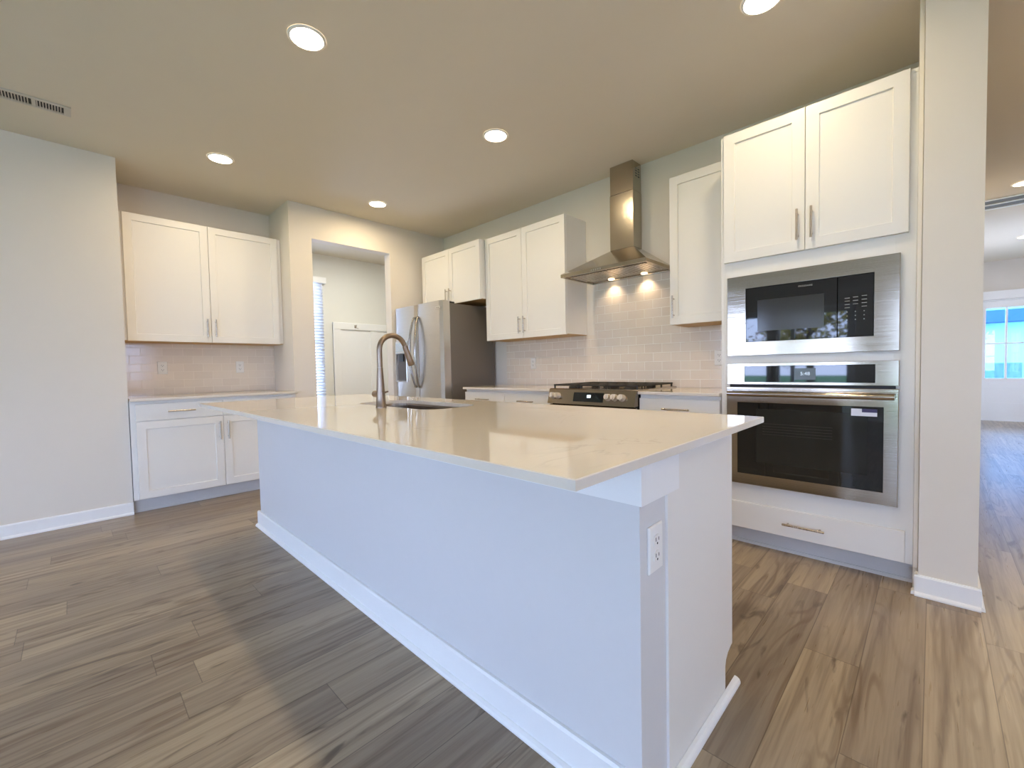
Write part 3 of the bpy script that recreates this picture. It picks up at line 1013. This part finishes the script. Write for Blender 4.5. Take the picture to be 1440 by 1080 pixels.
# grates
for k in range(3):
    x0 = -rw + .008 + k * .2515
    x1 = x0 + .243
    g = B()
    y0, y1 = -.625, -.055
    zt = .945
    for x in (x0 + .006, x1 - .006):
        g.box(x - .006, x + .006, y0, y1, zt - .012, zt, .003)
    for y in (y0 + .006, y1 - .006, (y0 + y1) / 2):
        g.box(x0, x1, y - .006, y + .006, zt - .0121, zt - .0001, .003)
    for x in (x0 + .08, x1 - .08):
        g.box(x - .005, x + .005, y0 + .01, y1 - .01, zt - .011, zt + .001, .003)
    for y in (y0 + .15, y1 - .15):
        g.box(x0 + .01, x1 - .01, y - .005, y + .005, zt - .0111, zt + .0009, .003)
    for x in (x0 + .008, x1 - .008):
        for y in (y0 + .008, y1 - .008, (y0 + y1) / 2 + .1):
            g.cyl((x, y, .9142), (x, y, zt - .008), .007, seg=10)
    obj('grate', g, M['iron'], rg)
odr = obj('oven_door', B().box(-rw + .002, rw - .002, -.672, -.637, .215, .788, .004), M['steelx'], rg)
obj('window', B().box(-.25, .25, -.6735, -.672, .34, .62), M['blackglass'], odr)
b = B(); b.cyl((-.33, -.725, .735), (.33, -.725, .735), .012)
for s in (-.3, .3): b.box(s - .01, s + .01, -.722, -.6715, .727, .743, .002)
obj('handle', b, M['steelx'], odr)
obj('storage_drawer', B().box(-rw + .002, rw - .002, -.668, -.637, .085, .208, .004), M['steelx'], rg)
for sx_ in (-.33, .33):
    for sy_ in (-.58, -.06):
        obj('foot', B().cyl((sx_, sy_, 0.0005), (sx_, sy_, .06), .018, seg=12), M['black'], rg)

# ------------------------------------------------------------------ refrigerator
fr = empty('refrigerator', 'stainless french door refrigerator with grey sides in the corner', 'refrigerator', (.4855, 0, 0))
fw = .4555
obj('body', B().box(-fw + .002, fw - .002, -.651, -.04, .02, 1.760, .004), M['fridgeside'], fr, 'dark grey painted body')
def curved_door(x0, x1, z0, z1, y0, bulge, holes=None):
    """door front gently bowed in plan"""
    bb = B()
    n = 10
    outer = []
    for i in range(n + 1):
        s = i / n
        x = x0 + (x1 - x0) * s
        e_ = min(s, 1 - s) * (x1 - x0)
        rnd = .012 * (1 - min(1, e_ / .02)) ** 2
        outer.append((x, y0 - .095 - bulge * (1 - (2 * s - 1) ** 2) + rnd))
    poly = outer + [(x1, y0), (x0, y0)]
    bb.loops([[V((x, y, z)) for x, y in poly] for z in (z0, z1)])
    return bb
dl = obj('door', curved_door(-fw, -.002, .76, 1.783, -.655, .010), M['steelz'], fr)
drr = obj('door', curved_door(.002, fw, .76, 1.783, -.655, .010), M['steelz'], fr)
fd = obj('freezer_drawer', curved_door(-fw, fw, .09, .748, -.655, .010), M['steelz'], fr)
def bow(x, z0, z1, y, parent, lean):
    bb = B()
    pts = []
    for i in range(17):
        s = i / 16
        k = math.sin(PI * s)
        pts.append((x + lean * k * .018, y - .012 - .055 * k ** .8, z0 + (z1 - z0) * s))
    bb.tube(pts, [.010 + .006 * math.sin(PI * i / 16) for i in range(17)], 12)
    for z in (z0, z1):
        bb.cyl((x, y + .004, z), (x, y - .016, z), .013, seg=12)
    return obj('handle', bb, M['handle'], parent)
bow(-.036, .905, 1.645, -.754, dl, -1)
bow(.036, .905, 1.645, -.754, drr, 1)
b = B()
b.cyl((-.36, -.80, .68), (.36, -.80, .68), .013)
for s in (-.33, .33): b.cyl((s, -.80, .68), (s, -.752, .68), .010, seg=10)
obj('handle', b, M['steelz'], fd)
dz0, dz1 = .965, 1.272
b = B()
ddx0, ddx1 = -.392, -.188
b.loops([R4(ddx0 - .012, ddx1 + .012, dz0 - .012, 1.41, -.752), R4(ddx0 - .012, ddx1 + .012, dz0 - .012, 1.41, -.778), R4(ddx0 - .008, ddx1 + .008, dz0 - .008, 1.406, -.782),
         R4(ddx0, ddx1, dz0, dz1, -.782), R4(ddx0 + .004, ddx1 - .004, dz0 + .004, dz1 - .004, -.764)], cap1=False)
dp = obj('dispenser', b, M['steelz'], dl)
obj('recess', B().box(ddx0 + .003, ddx1 - .003, -.7655, -.7625, dz0 + .003, dz1 - .003), simple('dispenser_grey', srgb(84, 76, 68), .35), dp, 'dark grey recess')
obj('dispenser_panel', B().box(ddx0, ddx1, -.784, -.7818, dz1 + .02, 1.39, .001), simple('dispenser_panel_silver', srgb(205, 214, 220), .2, .6), dp)
b = B(); b.box(-.335, -.25, -.780, -.766, dz1 - .09, dz1 - .012, .004)
obj('paddle', b, M['black'], dp)
bd = obj('badge', B().box(.36, .435, -.7625, -.7575, 1.697, 1.722, .001), M['chrome'], drr)
lt_ = obj('lettering', text_mesh('FRIGIDAIRE', .011), M['printgrey'], bd); lt_.location = (.3975, -.763, 1.7095)
b = B()
b.box(fw - .09, fw - .012, -.70, -.58, 1.7605, 1.779, .003)
obj('hinge_cover', b, M['black'], fr)
obj('hinge_cover', B().box(-fw + .012, -fw + .09, -.70, -.58, 1.7605, 1.779, .003), M['black'], fr)
for sx_ in (-.38, .38):
    for sy_ in (-.6, -.1):
        obj('foot', B().cyl((sx_, sy_, 0.0005), (sx_, sy_, .025), .02, seg=12), M['black'], fr)

# ------------------------------------------------------------------ island
IX0, IX1, IY0, IY1 = 1.03, 4.046, -2.797, -1.68
IZ = .893
isl = empty('kitchen_island', 'long white kitchen island standing on the plank floor', 'island', (2.54, -2.15, 0))
ox, oy = -2.54, -2.15
def ib(bb, x0, x1, y0, y1, z0, z1, bev=0): return bb.box(x0 + ox, x1 + ox, y0 + 2.15, y1 + 2.15, z0, z1, bev)
BX0, BX1 = 1.072, 3.990
BYF = -2.475
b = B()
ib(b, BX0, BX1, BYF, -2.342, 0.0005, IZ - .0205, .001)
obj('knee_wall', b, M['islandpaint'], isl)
b = B()
ib(b, BX0 + .012, 1.98, -2.3415, -1.858, .108, IZ - .0205, .001)
ib(b, 2.82, BX1 - .006, -2.3415, -1.858, .108, IZ - .0205, .001)
ib(b, 1.98, 2.82, -2.3415, -1.858, .108, .60)
ib(b, 1.98, 2.82, -1.867, -1.858, .60, IZ - .0205)
obj('body', b, M['cab'], isl)
# right end panel with the toe notch
b = B()
xa, xb = BX1 - .0055, BX1 + .0060
prof = [(-2.3415, .0005), (-1.925, .0005), (-1.925, .095), (-1.918, .115), (-1.900, .130), (-1.872, .140), (-1.8585, .142), (-1.8585, IZ - .0205), (-2.3415, IZ - .0205)]
b.loops([[V((x + ox, y + 2.15, z)) for y, z in prof] for x in (xa, xb)])
obj('end_panel', b, M['cab'], isl)
b = B()
b.loops([[V((x + ox, y + 2.15, z)) for y, z in prof] for x in (BX0 - .006, BX0 + .0115)])
obj('end_panel', b, M['cab'], isl)
b = B()
ib(b, BX0 + .012, BX1 - .006, -2.3, -1.925, .0005, .108)
obj('toe_kick', b, M['toe'], isl)
# apron under the overhang
b = B()
ap = [(BX0 - .02, BYF - .018), (BX1 + .018, BYF - .018), (BX1 + .018, -2.300), (BX1 + .0065, -2.300), (BX1 + .0065, -2.343), (BX1 + .0005, -2.343), (BX1 + .0005, BYF - .0005), (BX0 - .02, BYF - .0005)]
ap = [(x, y - .006 if y < -2.48 else y) for x, y in ap]
b.loops([[V((x + ox, y + 2.15, z)) for x, y in ap] for z in (.765, IZ - .0205)])
obj('apron', b, M['trim'], isl)
# baseboard and shoe moulding
b = B()
pr = [(0.0006, 0.0006), (0.030, 0.0006), (0.030, 0.006), (0.026, 0.013), (0.018, 0.018), (0.0145, 0.019), (0.0145, 0.100), (0.010, 0.108), (0.0006, 0.108)]
b.loops([[V((x + ox, BYF - d + 2.15, z)) for d, z in pr] for x in (BX0 - .028, BX1 + .002)])
b.loops([[V((BX0 - d + ox - .0062, y + 2.15, z)) for d, z in pr] for y in (BYF - .014, -1.93)])
qr = [(0.0006, 0.0006), (0.020, 0.0006), (0.0195, 0.008), (0.0165, 0.015), (0.010, 0.0195), (0.0006, 0.021)]
b.loops([[V((BX1 + .0065 + d + ox, y + 2.15, z)) for d, z in qr] for y in (-2.445, -1.838)])
ib(b, BX1 + .0005, BX1 + .020, BYF - .012, -2.445, .0006, .030, .006)
obj('baseboard', b, M['trim'], isl)
# doors on the working side
t5 = bpy.data.objects.new('door_rail', None)
bpy.data.objects.remove(t5)
nd = 6
dw = (BX1 - BX0 - .02) / nd
for i in range(nd):
    x0 = BX0 + .012 + dw * i
    d_ = obj('door', B().slab(-dw / 2 + GAP, dw / 2 - GAP, .145, .855, .02, panel=(STILE, .009)), M['cab'], isl)
    d_.location = (x0 + dw / 2 + ox, -1.857 + 2.15, 0)
    d_.rotation_euler = (0, 0, PI)
    bar_handle((dw / 2 - .035) * (1 if i % 2 else -1), .74, .16, True, d_)

# countertop with the sink cut-out
def rrect(x0, x1, y0, y1, r, n=8):
    out = []
    for cx_, cy_, a0 in ((x1 - r, y0 + r, -90), (x1 - r, y1 - r, 0), (x0 + r, y1 - r, 90), (x0 + r, y0 + r, 180)):
        for k in range(n + 1):
            a = math.radians(a0 + 90 * k / n)
            out.append((cx_ + r * math.cos(a), cy_ + r * math.sin(a)))
    return out
SX0, SX1, SY0, SY1 = 2.015, 2.785, -2.212, -1.888
bm = bmesh.new()
def ring(pts, z):
    vs_ = [bm.verts.new((x, y, z)) for x, y in pts]
    return vs_, [bm.edges.new((vs_[i], vs_[(i + 1) % len(vs_)])) for i in range(len(vs_))]
inn = rrect(SX0, SX1, SY0, SY1, .09)
ch_ = .0018
def rect(e): return [(IX0 + e, IY0 + e), (IX1 - e, IY0 + e), (IX1 - e, IY1 - e), (IX0 + e, IY1 - e)]
top_o, te = ring(rect(ch_), IZ)
top_i, ti = ring(inn, IZ)
bmesh.ops.triangle_fill(bm, use_beauty=True, edges=te + ti)
mid_o, _ = ring(rect(0), IZ - ch_)
low_o, le = ring(rect(0), IZ - .02)
low_i, li = ring(inn, IZ - .02)
bmesh.ops.triangle_fill(bm, use_beauty=True, edges=le + li)
for a_, b2 in ((top_o, mid_o), (mid_o, low_o), (top_i, low_i)):
    for i in range(len(a_)):
        j = (i + 1) % len(a_)
        bm.faces.new((a_[i], a_[j], b2[j], b2[i]))
bmesh.ops.recalc_face_normals(bm, faces=bm.faces[:])
me = bpy.data.meshes.new('countertop')
bm.to_mesh(me); bm.free()
ict = tag(obj('countertop', me, M['quartz']), 'large white quartz countertop covering the kitchen island', 'countertop', 'white quartz countertops')

# sink
sk = empty('undermount_sink', 'stainless undermount sink basin set into the island countertop', 'sink', (2.4, -2.0, IZ - .25))
zs = .25
def SL(e, r, z): return [V((x - 2.4, y + 2.0, z)) for x, y in rrect(SX0 - e, SX1 + e, SY0 - e, SY1 + e, r)]
b = B()
b.loops([SL(.02, .11, zs - .0225), SL(.02, .11, zs - .0205), SL(.003, .093, zs - .0205), SL(.001, .09, zs - .03), SL(-.004, .085, .05), SL(-.02, .075, .028), SL(-.04, .06, .02),
         ], cap0=False, cap1=True, smooth=False)
b.loops([SL(.004, .095, zs - .0225), SL(-.001, .088, .045), SL(-.02, .07, .018)], cap0=False, smooth=False)
obj('basin', b, M['sinksteel'], sk)
obj('drain', B().lathe([(.045, .0202), (.045, .0225), (.035, .0235), (.03, .0215), (.005, .0215)], (0, .02, 0), seg=24), M['chrome'], sk)

# faucet
FXX, FYY = 2.44, -2.268
fc = empty('kitchen_faucet', 'brushed nickel gooseneck faucet standing by the island sink', 'faucet', (FXX, FYY, IZ + .0005))
b = B()
b.lathe([(.027, 0), (.027, .006), (.0245, .010), (.022, .06), (.018, .14), (.0145, .20), (.0140, .205)], (0, 0, 0), seg=28)
obj('base', b, M['faucet'], fc)
R_ = .076
pts = [(0, 0, .2055), (0, 0, .25), (0, 0, .296)]
for k in range(1, 17):
    a = math.radians(k * 10.0)
    pts.append((0, R_ - R_ * math.cos(a), .296 + R_ * math.sin(a)))
obj('spout', B().tube(pts, .0135, 18), M['faucet'], fc)
e1 = V(pts[-1]); dr_ = (e1 - V(pts[-2])).normalized()
dr_ = V((0, .36, -.93)).normalized()
e2 = e1 + dr_ * .002
b = B()
b.tube([e2, e2 + dr_ * .012, e2 + dr_ * .03, e2 + dr_ * .075, e2 + dr_ * .105, e2 + dr_ * .112], [.0140, .0150, .0150, .0170, .0185, .0160], 18)
obj('spray_head', b, M['faucet'], fc)
b = B()
b.cyl((-.012, 0, .068), (-.062, 0, .068), .0175, seg=24)
b.cyl((-.062, 0, .068), (-.066, 0, .068), .0175, .014, seg=24)
hdl = obj('valve', b, M['faucet'], fc)
obj('lever', B().tube([(.012, 0, .074), (.035, .004, .078), (.058, .008, .083)], [.0055, .005, .0042], 10), M['faucet'], hdl)

# ------------------------------------------------------------------ outlets
def make_outlet():
    t = empty('wall_outlet', 'x', 'outlet', group='white duplex outlets')
    b = B(); b.loops([R4(-.035, .035, -.057, .057, 0), R4(-.035, .035, -.057, .057, -.003), R4(-.032, .032, -.054, .054, -.006)])
    obj('cover_plate', b, M['plastic'], t)
    for s in (-1, 1):
        b = B()
        n = 20
        l0 = [(.0165 * max(-.86, min(.86, math.cos(2 * PI * i / n))) / .86, s * .0195 + .0145 * math.sin(2 * PI * i / n)) for i in range(n)]
        b.loops([[V((x, y, z)) for x, z in l0] for y in (-.006, -.0085)])
        rc = obj('receptacle', b, M['plastic'], t)
        b = B()
        b.box(-.0085, -.006, -.0089, -.0085, s * .0195 - .001, s * .0195 + .008)
        b.box(.006, .0085, -.0089, -.0085, s * .0195 - .001, s * .0195 + .007)
        b.cyl((0, -.0085, s * .0195 - .007), (0, -.0089, s * .0195 - .007), .0028, seg=10)
        obj('slots', b, M['dark'], rc)
    obj('screw', B().cyl((0, -.006, 0), (0, -.0068, 0), .003, seg=10), M['plastic'], t)
    return t
ol = make_outlet()
spots = [((BX1 + .0005, -2.405, .640), PI / 2, 'white duplex outlet on the near end of the island'),
         ((RX + .0085, -2.79, 1.150), PI / 2, 'white duplex outlet on recess tile, nearer the bare left wall'),
         ((RX + .0085, -2.175, 1.150), PI / 2, 'white duplex outlet on recess tile, nearer the side room opening'),
         ((1.494, -.0085, 1.128), 0, 'white duplex outlet on tile between fridge and range'),
         ((3.335, -.0085, 1.128), 0, 'white duplex outlet on tile right of the range')]
for i, (p, rz, lab) in enumerate(spots):
    o = ol if i == 0 else copy_tree(ol)
    o.location = p
    o.rotation_euler = (0, 0, rz)
    o['label'] = lab

# ------------------------------------------------------------------ ceiling lights
def make_can():
    t = empty('recessed_light', 'x', 'ceiling light', group='recessed ceiling lights')
    obj('trim_ring', B().lathe([(.076, -.0065), (.078, -.0075), (.086, -.004), (.089, -.0006)], (0, 0, 0), seg=40, caps=(False, False)), M['trim'], t)
    obj('lens', B().lathe([(.0765, -.0006), (.0765, -.0055), (.066, -.007), (.01, -.0082)], (0, 0, 0), seg=40, caps=(False, True)), M['lens'], t)
    return t
can = make_can()
cans = [((2.222, -2.488), 'round recessed downlight above the middle of the island, nearest the viewer'),
        ((.521, -2.504), 'round recessed downlight in front of the left recess cabinets'),
        ((2.216, -1.188), 'round recessed downlight in front of the chimney hood'),
        ((.494, -1.174), 'round recessed downlight before the side room opening'),
        ((3.892, -1.096), 'round recessed downlight at the top edge before the oven tower'),
        ((3.92, -2.488), 'round recessed downlight over the near end of the island'),
        ((5.075, 3.03), 'round recessed downlight in the hall before the ceiling grille'),
        ((5.36, 5.85), 'round recessed downlight in the hall near the front door'),
        ((-.62, -.62), 'added unseen downlight brightening the side room'),  # not visible; added because the window leaves the far wall dim
        ((6.2, -1.0), 'unseen downlight placed at the right to brighten the island end'),  # out of view; position and power chosen to brighten island end and floor
        ((5.60, 0.35), 'added unseen downlight brightening the start of the hall'),  # extra lamp out of view, fills island end and near hall ceiling
        ]
for i, ((x, y), lab) in enumerate(cans):
    o = can if i == 0 else copy_tree(can)
    o.location = (x, y, H)
    o['label'] = lab
    ld = bpy.data.lights.new('downlight', 'AREA')
    ld.shape = 'DISK'
    ld.size = .13
    ld.energy = LAMP
    ld.color = (1.0, .82, .54) if i != 8 else (.96, 1.0, .92)
    if i == 8: ld.energy = LAMP * 3.0
    if i == 9: ld.energy = LAMP * 1.8
    if i == 4: ld.energy = LAMP * .55
    if i in (6, 7, 10): ld.energy = LAMP * 1.3
    ld.spread = math.radians(176)
    lo = bpy.data.objects.new('downlight', ld)
    col.objects.link(lo)
    lo.parent = o
    lo.location = (0, 0, -.0095)

# ceiling supply vent
vt = empty('ceiling_vent', 'narrow white ceiling register above the bare left wall', 'vent', (.583, -3.465, H))
hx2, hy2 = .064, .155
b = B()
for x0, x1, y0, y1 in ((-hx2, hx2, -hy2, -hy2 + .02), (-hx2, hx2, hy2 - .032, hy2), (-hx2, -hx2 + .02, -hy2 + .02, hy2 - .032), (hx2 - .02, hx2, -hy2 + .02, hy2 - .032), (-hx2 + .02, hx2 - .02, -.012, .006)):
    b.box(x0, x1, y0, y1, -.009, -.0006, .001)
obj('frame', b, M['ventpaint'], vt)
obj('duct', B().box(-hx2 + .02, hx2 - .02, -hy2 + .02, hy2 - .032, -.002, -.0006), M['dark'], vt)
b = B()
y = -hy2 + .026
while y < hy2 - .036:
    if not -.02 < y < .008:
        b.box(-hx2 + .02, hx2 - .02, y, y + .0045, -.008, -.002)
    y += .0125
obj('louvres', b, M['ventpaint'], vt)
# hall return grille
vg = empty('return_grille', 'wide white return air grille on the hall ceiling', 'vent', (5.12, 3.635, H))
b = B()
hx2, hy2 = .31, .23
for x0, x1, y0, y1 in ((-hx2, hx2, -hy2, -hy2 + .05), (-hx2, hx2, hy2 - .05, hy2), (-hx2, -hx2 + .03, -hy2 + .05, hy2 - .05), (hx2 - .03, hx2, -hy2 + .05, hy2 - .05), (-hx2 + .03, hx2 - .03, -.022, .022)):
    b.box(x0, x1, y0, y1, -.010, -.0006, .001)
obj('frame', b, M['trim'], vg)
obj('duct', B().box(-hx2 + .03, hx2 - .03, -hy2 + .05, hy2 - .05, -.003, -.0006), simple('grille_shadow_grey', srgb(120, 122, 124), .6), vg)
